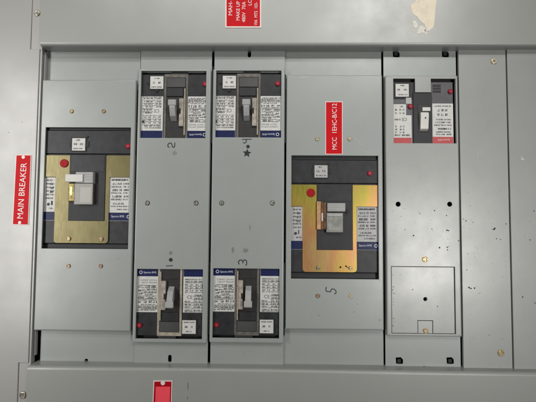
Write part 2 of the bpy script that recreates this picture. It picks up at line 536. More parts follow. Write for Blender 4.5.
# main breaker cover
XM0, XM1 = colx(41.0, 34.7, 0), colx(136.2, 130.2, 0)
main_open = RC(43.6, 127.4, 129.4, 248.8, 0)
mc = thing('cover_plate', 'grey cover plate around the main breaker with a dull brass plate', 'cover plate',
           (P(85, 200).x, D_PAN, P(85, 331).z), 'cover plates of the switchboard')
zt_, zb_ = P(88, 79.8, 0).z, P(84, 331, 0).z
g = holed((XM0, zb_, XM1, zt_), [rr(main_open, 0.0006)], D_PAN, 0.0085, 'enamel')
specks(g, [(109.5, 261, .5), (111, 260.2, .4), (118, 258.6, .5), (119.5, 258.8, .4), (120.6, 259.8, .45), (107.8, 262.5, .3), (50, 115, .3), (60, 300, .3)], D_PAN, 'soft_mark')
g.obj('plate', mc)
for x, y, m in ((71.7, 111.3, 'screw_brass'), (103.8, 111.3, 'screw_brass'), (68.6, 266.0, 'screw_copper'), (100.8, 266.0, 'screw_copper')):
    screw(mc, x, y, 1.75, D_PAN, m, ang=rnd.uniform(0, 90))

# feeder cover
XF0, XF1 = colx(286.9, 285.1, 0), colx(381.7, 384.5, 0)
feed_open = RC(291.2, 155.6, 378.6, 279.0, 0)
fc = thing('cover_plate', 'grey cover plate marked 5 by hand under its brass plated breaker', 'cover plate',
           (P(334, 200).x, D_PAN, P(334, 329).z), 'cover plates of the switchboard')
g = holed((XF0, P(335, 329.8, 0).z, XF1, P(335, 75.0, 0).z), [rr(feed_open, 0.0006)], D_PAN, 0.0085, 'enamel')
specks(g, [(379.6, 320, .6), (357, 304, .5), (354, 312, .5), (319, 315.5, .5), (352, 305, .3), (297, 306, .3), (340, 150, .3)], D_PAN, 'chip')
g.box((feed_open[2] - 0.0001, feed_open[1] - 0.003, feed_open[2] + 0.001, feed_open[3] + 0.003), D_PAN - 0.0004, D_PAN + 0.004, 'enamel', bev=0.0003)
g.obj('plate', fc)
for x, y, m in ((317.2, 138.9, 'screw_pale'), (349.8, 138.9, 'screw_pale'), (317.8, 295.8, 'screw_copper'), (350.8, 295.8, 'screw_pale')):
    screw(fc, x, y, 1.8, D_PAN, m, ang=rnd.uniform(0, 90))


def scribble(parent, name, lines, w, d=0.0, m='marker', label=None):
    g = M()
    for ln in lines: g.stroke(pix(ln, d), w * U, d - 0.0002, m)
    o = g.obj(name, parent)
    if label: o['label'] = label
    return o


scribble(fc, 'handwritten_number', [[(326.2, 287.2), (325.8, 290), (326.4, 291.4), (330.6, 291.8), (331, 289.8), (332.4, 288.8), (334.6, 289.4), (336, 291.2), (336, 293), (334.6, 294)]], 0.9, label='handwritten 5 lying on its side')

def smudge(parent, x, y, rx, ry, star=False):
    g = M(); p = P(x, y, 0); k = []
    for i in range(22):
        a = 2 * math.pi * i / 22; q = rnd.uniform(.62, 1.12) * (1.0 if not star else (1.15 if i % 4 < 2 else .62))
        k.append((p.x + rx * U * q * math.cos(a), p.z + ry * U * q * math.sin(a)))
    g.poly(k, -.00012, 'soft_mark')
    return g.obj('smudge', parent)


# pair of double covers
def double_cover(label, xt0, xt1, xb0, xb1, top_open, bot_open, slots, scr, marks, fl=0.0012, fr=-0.0002):
    o = thing('cover_plate', label, 'cover plate', (P((xt0 + xt1) / 2, 200).x, D_PAN, P((xb0 + xb1) / 2, 366).z), 'cover plates of the switchboard')
    X0, X1 = colx(xt0, xb0, 0), colx(xt1, xb1, 0)
    g = M()
    xm = (xt0 + xb1) / 2
    outer = (X0 + fl, P(xm, 372, 0.008).z - 0.02, X1 - fr, P(xm, 44, 0.008).z + 0.02)
    hs = []
    for (x, y) in slots:
        p = P(x, y, D_FLANGE); hs.append(rr((p.x - 0.0034, p.z - 0.0072, p.x + 0.0034, p.z + 0.0072), 0.0033))
    big = (X0 + 0.0035, P(xm, 341.0, 0).z, X1 - 0.0035, P(xm, 71.0, 0).z)
    g.plate(rr(outer), hs + [rr(big)], D_FLANGE, D_FLANGE + 0.0018, 'enamel', bev=0.0005)
    g.obj('mounting_flange', o)
    pan = (X0, P(xm, 343.2, 0).z, X1, P(xm, 68.8, 0).z)
    g = holed(pan, [rr(top_open, 0.0006), rr(bot_open, 0.0006)], D_PAN, D_FLANGE, 'enamel', rad=0.0030, bev=0.0016)
    specks(g, marks, D_PAN, 'chip')
    g.obj('plate', o)
    for x, y in scr: screw(o, x, y, 1.9, D_PAN, 'screw_steel', ang=rnd.uniform(0, 90), base='case_dark')
    return o


openA1, openA2 = RC(140.6, 71.0, 205.8, 138.0, 0), RC(136.2, 269.2, 202.4, 339.0, 0)
openB1, openB2 = RC(215.8, 70.6, 281.2, 137.4, 0), RC(212.8, 268.6, 279.2, 338.2, 0)
cA = double_cover('tall grey cover plate marked 2 above and 1 below, holding two small breakers', 138.2, 210.4, 132.3, 207.8,
                  openA1, openA2, [(169.8, 358.6)], [(147.4, 203.0), (196.0, 203.0)], [(186, 358, .3), (150, 230, .3)])
cB = double_cover('tall grey cover plate marked 4 with a star above and 3 below', 212.4, 285.0, 210.0, 283.2,
                  openB1, openB2, [(249.4, 53.8)], [(221.6, 203.0), (272.3, 203.0)], [(227, 170.5, .35), (244, 354, .4)], fl=.001, fr=-.0004)
g = M(); specks(g, [], 0)
scribble(cA, 'handwritten_number', [[(169.4, 147.4), (168.0, 146.8), (167.9, 144.4), (169.4, 143.1), (171.2, 143.2), (171.9, 144.6), (172.4, 146.8), (173.6, 147.5), (174.6, 146.8), (174.9, 142.8)]], 0.9, label='handwritten 2 lying on its side')
smudge(cA, 174.3, 153.2, 2.9, 2.7, star=True)
scribble(cA, 'handwritten_number', [[(166.2, 266.0), (172.6, 265.6)]], 0.8, label='handwritten 1 lying on its side')
g = M(); p = P(170.8, 259.8, 0); g.poly(circ(p.x, p.z, 1.9 * U, 14), -0.0002, 'marker'); g.obj('marker_dot', cA)
smudge(cA, 170.8, 253.0, 2.3, 2.3)
scribble(cB, 'handwritten_number', [[(242.2, 139.4), (251.4, 139.3)], [(246.4, 139.8), (246.0, 142.4), (244.6, 143.2), (243.2, 142.6)]], 0.85, label='handwritten 4 lying on its side')
g = M(); p = P(248.0, 146.6, 0); g.poly(circ(p.x, p.z, 1.8 * U, 14), -0.0002, 'marker'); g.obj('marker_dot', cB)
g = M(); p = P(247.0, 153.2, 0)
g.poly([(p.x + (4.6 if i % 2 == 0 else 2.1) * U * math.sin(i * math.pi / 5 + .08), p.z + (4.6 if i % 2 == 0 else 2.1) * U * math.cos(i * math.pi / 5 + .08)) for i in range(10)], -0.0002, 'marker')
g.obj('star_mark', cB)
scribble(cB, 'handwritten_number', [[(239.0, 264.2), (238.4, 261.8), (239.6, 260.2), (241.6, 260.0), (242.8, 261.4), (243.0, 263.2)], [(242.9, 261.6), (244.2, 259.8), (246.0, 260.2), (246.8, 262.0), (246.6, 264.6), (245.6, 265.2)]], 0.9, label='handwritten 3 lying on its side')
smudge(cB, 233.0, 249.6, 1.6, 3.0)
smudge(cB, 245.4, 250.6, 3.0, 2.6)
smudge(cB, 249.8, 227.5, 0.9, 2.6)

# right cover with the red striped breaker
rc = thing('cover_plate', 'speckled grey cover plate with a knockout door under the red striped breaker', 'cover plate',
           (P(424, 200).x, D_PAN, P(424, 368).z), 'cover plates of the switchboard')
XR0, XR1 = colx(385.0, 387.0, 0), colx(457.6, 462.2, 0)
g = M()
outer = (XR0 - 0.0008, P(424, 372, .008).z - 0.02, XR1 + .0009, P(424, 44, .008).z + 0.02)
def hexh(x, y, s=0.0070):
    p = P(x, y, D_FLANGE)
    return [(p.x - s * 1.0, p.z + s * .85), (p.x + s * .45, p.z + s * .95), (p.x + s, p.z + s * .3), (p.x + s, p.z - s * .8), (p.x + s * .2, p.z - s * .9), (p.x - s * .9, p.z - s * .8)]
hs = [hexh(396.2, 54.2), hexh(445.4, 54.2), hexh(399.4, 360.8), hexh(450.2, 360.8), circ(P(424.6, 368.4, .008).x, P(424.6, 368.4, .008).z, 0.004, 12)]
g.plate(rr(outer), hs + [rr((XR0 + .0035, P(424, 334.8, 0).z, XR1 - .003, P(424, 77.4, 0).z))], D_FLANGE, D_FLANGE + .0018, 'enamel', bev=0.0005)
g.obj('mounting_flange', rc)
for (x, y) in ((396.2, 54.2), (445.4, 54.2), (399.4, 360.8), (450.2, 360.8)):
    g = M(); p = P(x, y, D_FLANGE + .004)
    g.box((p.x - .0050, p.z - .0036, p.x + .0026, p.z + .0040), D_FLANGE + .0015, D_FLANGE + .012, 'case_black', bev=.0006)
    g.obj('latch_stud', rc)
openR = RC(393.6, 78.6, 456.0, 143.2, 0)
pr = (XR0, P(424, 336.6, 0).z, XR1, P(424, 75.4, 0).z)
tx0, tx1, tz = P(415, 85, 0).x, P(431, 85, 0).x, P(423, 92.2, 0).z
x0, z0, x1, z1 = openR
opn = [(x0, z0), (x1, z0), (x1, z1), (tx1, z1), (tx1, tz), (tx0, tz), (tx0, z1), (x0, z1)]
door = RC(391.4, 266.6, 455.4, 333.8, 0)
hs = [opn, rr(door, .0005)]
for (x, y) in ((398.2, 204.2), (449.8, 204.2)):
    p = P(x, y, 0); hs.append(circ(p.x, p.z, 2.4 * U, 18))
g = holed(pr, hs, D_PAN, D_FLANGE, 'enamel_dirty', rad=.002, bev=.0013)
sp = [(404.5, 208.5, .4), (401, 216.5, .5), (392.6, 211.5, .4), (400, 238, .3), (405, 229.5, .6), (413.5, 235.5, .9), (420, 213.5, .6), (434.5, 210.5, .8), (446.5, 215.5, .9), (447.5, 210, .4),
      (432, 229, .6), (446.8, 230.2, 1.1), (448.6, 230.6, .8), (447.2, 247.3, .9), (448.6, 246.6, .5), (439.6, 247.8, 1.1), (444.5, 223, .3), (448, 239, .5), (447.5, 249.8, .8), (458.6, 240.8, .8),
      (437, 208, .3), (431, 220, .3), (429, 242, .3), (452, 220, .3), (440, 236, .3), (410, 246, .3), (396, 230, .3), (415, 222, .3), (388.5, 220, .4), (453, 237, .3)]
sp += [(rnd.uniform(390, 457), rnd.uniform(160, 262), rnd.uniform(.15, .35)) for _ in range(75)]
specks(g, sp, D_PAN)
g.obj('plate', rc)
dr = (door[0] + .0006, door[1] + .0006, door[2] - .0016, door[3] - .0007)
nt_ = RC(417.8, 320.6, 433.0, 334.0, 0)
kd = [(dr[0], dr[1]), (nt_[0], dr[1]), (nt_[0], nt_[3]), (nt_[2], nt_[3]), (nt_[2], dr[1]), (dr[2], dr[1]), (dr[2], dr[3]), (dr[0], dr[3])]
g = M(); p = P(425.4, 299.2, 0)
g.plate(kd, [circ(p.x, p.z, 1.8 * U, 16)], D_PAN + .0003, D_PAN + .003, 'enamel_dirty', bev=.0008, seg=3)
specks(g, [(rnd.uniform(392.5, 394.5), rnd.uniform(272, 330), rnd.uniform(.3, .7)) for _ in range(14)] + [(412.6, 289.6, .6), (437.5, 306.4, .7), (400, 274, .4), (401, 275, .4), (409, 318, .4), (437, 316, .3), (446, 284, .3)] +
       [(rnd.uniform(393, 454), rnd.uniform(270, 332), rnd.uniform(.12, .3)) for _ in range(22)], D_PAN + .0004)
kdoor = g.obj('knockout_door', rc)
g = M()
g.box((nt_[0] + .0008, dr[1], nt_[2] - .0008, nt_[3] - .0008), D_PAN + .0008, D_PAN + .003, 'enamel_dirty', bev=.0004)
tb = g.obj('door_tab', rc)
screw(rc, 425.6, 330.8, 2.2, D_PAN + .0008, 'screw_brass', ang=30)
screw(rc, 425.0, 259.4, 2.6, D_PAN, 'screw_brass', ang=45)

# blank strip and end panel
def strip(label, xt0, xt1, xb0, xb1, d, pts, scr, wl=None):
    o = thing('blank_plate', label, 'blank plate', (P((xt0 + xt1) / 2, 200).x, d, P(xb0, 368).z), 'blank plates at the right of the breakers')
    X0, X1 = colx(xt0, xb0, d), (colx(xt1, xb1, d) if wl is None else wl)
    g = M(); g.plate(rr((X0, P(480, 372, d).z - .02, X1, P(480, 44, d).z + .02)), [], d, d + .006, 'enamel_dirty', bev=.0009, seg=3)
    specks(g, pts, d)
    g.obj('plate', o)
    for x, y, m in scr: screw(o, x, y, 2.6, d, m, ang=rnd.uniform(0, 90))
    return o


bs = [(494, 229, 1.3), (495, 228.4, 1.0), (492.5, 229.4, .6), (506, 224, .9), (496.5, 238.8, .8), (500.4, 239.4, .7), (470, 206, .5), (473, 222.4, .6), (467.5, 254, .5), (469, 287.6, 1.4), (471, 288.4, 1.0),
      (474.5, 288.2, 1.2), (466.8, 270, .7), (466, 221, .8), (463.6, 219, .6), (463.6, 227, .5), (479, 293.4, .5), (502.6, 277, .4), (489, 335.2, .5), (488.6, 212, .3), (483, 222, .3)]
bs += [(rnd.uniform(465, 508), rnd.uniform(190, 345), rnd.uniform(.15, .38)) for _ in range(80)]
bl = strip('narrow speckled blank grey plate with two brass screws', 458.5, 505.8, 463.3, 512.3, 0.004, bs, [(493.8, 61.2, 'screw_pale'), (500.8, 352.9, 'screw_brass')])
es = [(534, 211, .9), (530, 240, .8), (522, 219, .3), (522.6, 297, .9), (535, 303, .8), (530, 222, .4), (519, 260, .3), (524, 309, .3)]
en = strip('blank grey end plate with a pale scuff at the right edge', 507.2, 0, 513.8, 0, 0.002, es, [], wl=P(700, 200).x)
for q in ([(522, 158.6, 1.4), (523.6, 159.6, .9), (521.4, 156.8, .7)], [(526, 235.8, 1.2), (525.4, 236.4, .8)]):
    g = M(); specks(g, q, .002, 'scuff'); g.obj('scuff', en)

# ------------------------------------------------------------------ pseudo print
def glyph_row(g, fx, x0, x1, y, h, d, m='ink', fill=0.85, wd=None):
    """a row of illegible tiny print; fx maps local pixels to (X,Z)"""
    x = x0; cw = h * 0.56; wl = rnd.randint(4, 9)
    def q(a, b, c, e):
        (X0, Z0), (X1, Z1) = fx(a, b), fx(c, e)
        g.flat((min(X0, X1), min(Z0, Z1), max(X0, X1), max(Z0, Z1)), d - rnd.uniform(0, 2e-5), m)
    while x + cw < x1:
        if wl <= 0:
            x += cw * rnd.uniform(.6, 1.1); wl = rnd.randint(4, 9); continue
        t = h * 0.24; k = rnd.random(); w = cw * .78
        if k < .75: q(x, y, x + t, y + h)
        if k > .35: q(x + w - t, y + (0 if k < .8 else h * .5), x + w, y + h)
        for lv in (0, .4, .78):
            if rnd.random() < .55: q(x, y + h * lv, x + w, y + h * lv + t * .9)
        x += cw; wl -= 1


def para(g, fx, x0, y0, x1, y1, d, rows, m='ink', cols=None):
    hh = (y1 - y0) / rows
    for i in range(rows):
        y = y0 + i * hh
        h = hh * rnd.choice((.5, .58, .62))
        a = x0 + rnd.choice((0, 0, .06, .2)) * (x1 - x0); b = x1 - rnd.choice((0, .03, .1, .35)) * (x1 - x0)
        if cols:
            for (c0, c1) in cols: glyph_row(g, fx, x0 + c0 * (x1 - x0), x0 + c1 * (x1 - x0), y, h, d, m)
        else: glyph_row(g, fx, a, b, y, h, d, m)


# ------------------------------------------------------------------ small circuit breakers (built upright, local pixels, y down)
def loc_tools(C, u):
    fx = lambda x, y: (C.x + x * u, C.z - y * u)
    def br(x0, y0, x1, y1):
        return (C.x + x0 * u, C.z - y1 * u, C.x + x1 * u, C.z - y0 * u)
    return fx, br


def logo_text(g, fx, x, y, d, h, u, ang=0.0):
    X, Z = fx(x - .6, y)
    g.plate(circ(X, Z, h * .62 * u, 14), [circ(X, Z, h * .42 * u, 14)], d, None, 'print_white')
    g.text('Spectra RMS', X + h * 1.0 * u, Z - h * .36 * u, h * 1.0 * u, d, 'print_white', sx=.92)


def small_breaker(label, C, u):
    t = thing('circuit_breaker', label, 'circuit breaker', C, 'small breakers in the two tall cover plates')
    dz = C.y                      # case face depth
    fx, br = loc_tools(C, u)
    g = M()
    g.box(br(-38, -40, 38, 31), dz, dz + .05, 'case', bev=.001)
    g.box(br(-37, 31.3, 37, 42), dz + .010, dz + .05, 'case_black', bev=.001)
    g.box(br(-12, 31.2, 6, 35.2), dz + .004, dz + .045, 'slot_block', bev=.001)
    for hx, hy in ((-31.4, 13), (33, 13.6)):
        X, Z = fx(hx, hy); g.cyl(X, Z, 2.0 * u, dz - .0003, dz + .001, 'case_black', bev=0)
    for yy in (12.0, 30.4): g.box(br(-34, yy, -12.6, yy + .35), dz - .0002, dz + .001, 'case_dark', bev=0)
    g.obj('case', t)
    # red button
    g = M(); X, Z = fx(-29.6, 21)
    g.cyl(X, Z, 2.5 * u, dz - .0028, dz, 'red_button', bev=.0006)
    g.cyl(X, Z, 0.8 * u, dz - .0031, dz - .0026, 'crimson_bar', bev=0)
    g.obj('test_button', t)
    # stickers
    ds = dz - .0003
    g = M(); g.box(br(-34.5, -37.5, -10.8, 8.2), ds, dz + .0004, 'sticker', bev=0)
    g.flat(br(-34.3, -37.3, -11, -27.2), ds - .00003, 'navy')
    logo_text(g, fx, -29.0, -31.2, ds - .00008, 2.7, u)
    dt = ds - .00004
    for s_, yy, b_ in (('CURRENT LIMITING', -22.6, 0), ('CIRCUIT BREAKER', -20.2, 0)):
        X, Z = fx(-13, yy); g.text(s_, X, Z, 2.3 * u, dt, 'ink', align='RIGHT', sx=.85)
    for yy_ in (-18.6, -16.2, -13.9, -11.2, -8.0, -5.2, -4.0, .3, 2.8, 4.7): glyph_row(g, fx, -31 + rnd.uniform(-1, 3), -13, yy_, .85, dt - .00002)
    for k, (a, b, y) in enumerate(((-32.6, -28, -17.4), (-31.6, -26, -13.6), (-31, -27, -10.6), (-32, -24.6, -6.8), (-32, -28.4, -2.4))):
        glyph_row(g, fx, a, b, y, 1.5, dt)
    for a, b, y, h in ((-24.4, -14, -18.0, 2.0), (-23, -12.6, -15, 1.3), (-26, -12.4, -12.4, 1.3), (-25, -17, -9.8, 1.4), (-24, -12.4, -6.8, 2.0), (-26, -22.4, -2.6, 2.0), (-21, -12.4, -3.0, 2.2), (-32.5, -12, 1.6, 1.1), (-32.5, -12, 3.6, 1.1), (-32.5, -14, 5.6, 1.1)):
        glyph_row(g, fx, a, b, y, h, dt)
    g.box(br(-25.6, -8.6, -12.2, -8.4), dt, dt + .0001, 'ink', bev=0)
    tag(g.obj('sticker', t), 'white ratings sticker under a navy band with pale lettering')
    g = M(); nr = br(13.2, -37.5, 35.5, 8.2)
    g.box(nr, ds, dz + .0004, 'sticker', bev=0)
    g.flat(br(13.4, -37.3, 35.3, -27.2), ds - .00003, 'navy')
    for y in (-25, -23): glyph_row(g, fx, 15, 33, y, 1.3, dt)
    for y in (-20, -17, -14):
        for x in (15, 20, 25.5): glyph_row(g, fx, x, x + 3.2, y, 1.4, dt)
        glyph_row(g, fx, 30, 34, y, 1.2, dt)
    X, Z = fx(17, -5.2); g.text('CE', X, Z, 5.0 * u, dt, 'ink', sx=.95)
    for y in (-9.6, -6.6): glyph_row(g, fx, 24.5, 33.6, y, 1.6, dt)
    for yy_ in (-21.6, -18.2, -15.6, -12.0, -8.1, -5, -1.9, .6, 3.4, 7): glyph_row(g, fx, 23.5 if -12 < yy_ < -3 else 15, 34.5, yy_, .85, dt - .00002)
    for y in (-3.4, -.6, 2):
        glyph_row(g, fx, 15, 21.6, y, 1.4, dt); glyph_row(g, fx, 24, 33, y, 1.4, dt)
    glyph_row(g, fx, 15, 34, 5.2, 1.6, dt)
    X, Z = fx(33.2, -18); g.poly(circ(X, Z, 1.5 * u, 12), dt - .00004, 'ink')
    tag(g.obj('sticker', t), 'white approvals sticker under a plain navy band')
    # rating plug
    g = M(); g.box(br(12.0, 14.4, 28.6, 30), dz - .0002, dz + .002, 'case_black', bev=0)
    X, Z = fx(20, 14.4); g.cyl(X, Z, 1.9 * u, dz - .0018, dz, 'case_black')
    X, Z = fx(28.6, 22); g.cyl(X, Z, 1.7 * u, dz - .0018, dz, 'case_black')
    g.box(br(13, 15.6, 26.6, 28.8), dz - .0030, dz, 'sticker', bev=.0006)
    d3 = dz - .00306
    glyph_row(g, fx, 14.6, 25.4, 16.9, 1.2, d3); glyph_row(g, fx, 15.4, 18.6, 21, 1.9, d3); glyph_row(g, fx, 21.6, 24.6, 21, 1.9, d3)
    glyph_row(g, fx, 17, 23, 26, 1.0, d3)
    g.obj('rating_plug', t)
    # handle guard frame with recess
    g = M()
    g.plate(rr(br(-12.2, -37.4, 12.2, 31.2), .6 * u), [rr(br(-10.0, -36.0, 10.0, 27.6), .4 * u)], dz - .0016, dz, GU[0], bev=.0006)
    gd = g.obj('handle_guard', t)
    g = M()
    g.flat(br(-10.2, -36.2, 10.2, 27.8), dz - .0004, 'recess')
    g.box(br(-9.4, 17.4, 9.6, 27.2), dz - .0026, dz, 'slot_block', bev=.0006)
    g.box(br(-9.0, -35, 9.4, -24.5), dz - .0013, dz, 'recess', bev=.0006)
    g.box(br(-7.4, 8.0, 9.4, 16.8), dz - .0030, dz, 'case_dark', bev=.0008)
    g.obj('handle_slot', t)
    g = M()
    b0 = br(-8.4, -23, -3.8, 5.4)
    g.box(b0, dz - .0060, dz - .0004, 'bracket_tan', bev=.0005)
    g.box(br(-9.9, -32, -8.6, 16), dz - .0040, dz - .0004, 'guard_tan', bev=.0004)
    g.box(br(-5.6, -10.4, -2.9, -5.0), dz - .0064, dz - .0004, 'case_black', bev=.0003)
    g.obj('lock_bracket', t)
    # toggle handle: leaning lever with a wide tip
    g = M()
    Zs = lambda y: C.z - y * u
    x0, x1 = C.x - 1.2 * u, C.x + 4.6 * u
    prof = [(dz - .0002, Zs(-17.5)), (dz - .012, Zs(-13.5)), (dz - .0185, Zs(-5.5)), (dz - .0195, Zs(.6)), (dz - .0175, Zs(2.0)), (dz - .0002, Zs(-5.0))]
    g.prism(prof, x0, x1, 'handle_grey', bev=.0007)
    prof = [(dz - .0160, Zs(-4.2)), (dz - .0200, Zs(-3.4)), (dz - .0212, Zs(1.6)), (dz - .0175, Zs(2.8)), (dz - .0140, Zs(1.2))]
    g.prism(prof, C.x - 2.3 * u, C.x + 5.7 * u, 'handle_grey', bev=.0009)
    g.obj('toggle_handle', t)
    return t


def copy_tree(o, label, loc, ry=0.0):
    c = o.copy(); COL.objects.link(c); c.location = loc; c.rotation_euler = (0, ry, 0); c['label'] = label
    for ch in list(o.children):
        k = ch.copy(); COL.objects.link(k); k.parent = c
        for s2 in list(ch.children):
            q = s2.copy(); COL.objects.link(q); q.parent = k
    return c


GU = ['guard_tan']
uS = (P(171, 304, D_CASE) - P(170, 304, D_CASE)).length
brA2 = small_breaker('lower left small breaker in the cover marked 1 with a tan handle guard', P(169.8, 304, D_CASE), uS)
uS1 = (P(171, 105, D_CASE) - P(170, 105, D_CASE)).length
brA1 = copy_tree(brA2, 'upside down small breaker above the handwritten 2', P(176.0, 104.4, D_CASE), math.pi)
brB1 = copy_tree(brA2, 'upside down small breaker above the handwritten 4 and star', P(248.6, 104.0, D_CASE), math.pi)
brB2 = copy_tree(brA2, 'small breaker below the handwritten 3 with a dull brown handle guard', P(246.8, 303.4, D_CASE), 0)
# three of them carry a grey-brown guard instead of the tan one
for t in (brA1, brB1, brB2):
    for ch in t.children:
        if ch.name.startswith('handle_guard'):
            ch.data = ch.data.copy(); ch.data.materials[0] = MATS['guard']

# ------------------------------------------------------------------ large breakers
def large_breaker(label, C, u, plug, red, kind):
    t = thing('circuit_breaker', label, 'circuit breaker', C, 'large breakers behind zinc plated lock plates')
    dz = C.y; fx, br = loc_tools(C, u)
    g = M()
    g.box(br(-48, -57.6, 48, -34.2), dz - .0006, dz + .05, 'case', bev=.0012)
    g.box(br(-48, -66, 48, -58.0), dz + .002, dz + .05, 'case_dark', bev=.001)
    g.box(br(-48, -34.0, 48, 55), dz + .0015, dz + .05, 'case', bev=.001)
    g.box(br(-48, 55.3, 48, 66), dz + .006, dz + .05, 'case_dark', bev=.001)
    g.box(br(-41.0, -57.0, -40.6, -34.8), dz - .0008, dz, 'case_black', bev=0)
    g.box(br(-17.6, -33.4, 18.4, 32.6), dz - .0030, dz + .002, 'case_dark', bev=.0010)
    g.box(br(-16.4, -32.8, 17.2, -16), dz - .0036, dz - .001, 'case', bev=.0006)
    g.obj('case', t)
    px0, py0 = plug
    g = M(); g.box(br(px0 - 1.5, py0 - 1.2, px0 + 14.4, py0 + 13.4), dz - .0014, dz, 'case_black', bev=0)
    g.box(br(px0 + 12.4, py0 + 3, px0 + 16.6, py0 + 9), dz - .0018, dz, 'case_black', bev=.0003)
    g.box(br(px0 - 2.6, py0 + 3.6, px0, py0 + 8.6), dz - .0018, dz, 'case_black', bev=.0003)
    X, Z = fx(px0 + 14.6, py0 - 1.6); g.cyl(X, Z, 1.1 * u, dz - .0024, dz, 'case_black')
    g.box(br(px0, py0, px0 + 13.2, py0 + 12.6), dz - .0036, dz, 'sticker' if kind == 'main' else 'sticker_dull', bev=.0006)
    d3 = dz - .00366
    glyph_row(g, fx, px0 + 4, px0 + 9, py0 + 1.3, 1.3, d3); glyph_row(g, fx, px0 + 2, px0 + 5.4, py0 + 5, 2.0, d3); glyph_row(g, fx, px0 + 8, px0 + 11.4, py0 + 5, 2.0, d3)
    glyph_row(g, fx, px0 + 1.6, px0 + 11.8, py0 + 9.8, 1.2, d3)
    g.obj('rating_plug', t)
    g = M(); X, Z = fx(*red); g.cyl(X, Z, 2.6 * u, dz - .0030, dz, 'red_button', bev=.0006); g.cyl(X, Z, .9 * u, dz - .0033, dz - .0028, 'crimson_bar', bev=0)
    g.obj('test_button', t)
    ms = 'sticker' if kind == 'main' else 'sticker_dull'
    ds = dz + .0010; dt = ds - .00005
    g = M(); g.box(br(-46, -10.6, -29, 32.4), ds, dz + .0018, ms, bev=0); g.flat(br(-45.8, 23.8, -29, 32.2), dt, 'navy')
    for i in range(6): glyph_row(g, fx, -41.4, -32.6, -8.4 + i * 3.6, 1.5, dt)
    for yy in (-5, -1, 3): glyph_row(g, fx, -37.5, -33, yy, 2.2, dt)
    X, Z = fx(-38.6, 16.4); g.poly(circ(X, Z, 1.5 * u, 12), dt - .00003, 'ink')
    glyph_row(g, fx, -36, -32.4, 13, 4.2, dt); glyph_row(g, fx, -38, -32.6, 19.6, 1.6, dt)
    tag(g.obj('sticker', t), 'white ratings sticker over a plain navy band')
    g = M(); g.box(br(20.5, -11.0, 44.4, 32.4), ds, dz + .0018, ms, bev=0); g.flat(br(20.5, 24.2, 44.2, 32.2), dt, 'navy')
    X, Z = fx(24.5, 28.8); g.text('Spectra RMS', X, Z, 2.8 * u, dt - .00004, 'print_white', sx=.9)
    X, Z = fx(41.6, 28.2); g.plate(circ(X, Z, 1.7 * u, 14), [circ(X, Z, 1.1 * u, 14)], dt - .00004, None, 'print_white')
    glyph_row(g, fx, 24, 41.6, -9.2, 1.8, dt); glyph_row(g, fx, 24, 41.6, -9.0, 1.6, dt - .00003)
    for i, yy in enumerate((-5.4, -2.2, .8, 4.0, 7.2, 10.4)):
        h = (1.9, 1.6, 2.2, 1.5, 2.1, 1.6)[i]
        glyph_row(g, fx, 25 - (i % 2), 35.0, yy, h, dt); glyph_row(g, fx, 36.0, 42.0, yy, h * .9, dt)
    glyph_row(g, fx, 26, 38, 14.6, 1.6, dt); glyph_row(g, fx, 24, 42, 17.4, 1.3, dt); glyph_row(g, fx, 30, 42, 20.4, 1.4, dt)
    tag(g.obj('sticker', t), 'white approvals sticker over a navy band with small lettering')
    # toggle handle
    g = M()
    if kind == 'main':
        g.box(br(-9, -15.4, 8.4, -4.2), dz - .0135, dz - .001, 'handle_grey', bev=.0018)
        for k in range(3): g.box(br(-7.6, -13.6 + k * 2.6, 7.0, -12.7 + k * 2.6), dz - .0140, dz - .0130, 'handle_grey', bev=.0003)
        g.box(br(-9.0, -3.6, 8.0, 16.4), dz - .0105, dz - .001, 'guard', bev=.0012)
        g.box(br(-4.4, -.4, 6.6, 14.6), dz - .0118, dz - .0100, 'handle_white', bev=.0008)
        g.box(br(-8.4, 0, -5.2, 12.6), dz - .0112, dz - .0100, 'tab_gold', bev=.0006)
    else:
        g.box(br(-7.8, -14.0, 10.2, -5.6), dz - .0135, dz - .001, 'handle_grey', bev=.0016)
        for k in range(3): g.box(br(-6.6, -12.6 + k * 2.1, 9.0, -11.8 + k * 2.1), dz - .0140, dz - .0130, 'handle_grey', bev=.0003)
        g.box(br(-8.8, -4.6, 8.4, 15.4), dz - .0100, dz - .001, 'slot_block', bev=.0012)
        g.box(br(-8.4, -4.2, 8.0, 15.0), dz - .0108, dz - .0095, 'block_dull', bev=.0009)
        g.box(br(-6.6, .6, 6.2, 13.4), dz - .0112, dz - .0104, 'block_pale', bev=.0005)
        g.box(br(-7.6, -3.4, 7.2, -.8), dz - .0116, dz - .0104, 'handle_grey', bev=.0008)
        g.box(br(-10.2, -14.6, -8.2, -4.4), dz - .0120, dz - .001, 'case_black', bev=.0003)
        X, Z = fx(12.6, -6); g.cyl(X, Z, 1.7 * u, dz - .0080, dz - .001, 'case_black')
    g.obj('toggle_handle', t)
    if kind == 'main':
        g = M(); g.box(br(-18.4, -12.8, -1.0, -5.2), dz - .0165, dz - .0125, 'handle_white', bev=.0013)
        g.obj('handle_cap', t)
    if kind == 'main':
        g = M(); g.box(br(-9.6, -3.8, 8.4, 16.6), dz - .0140, dz - .0122, 'clear_plastic', bev=.0006); g.obj('clear_cover', t)
    return t


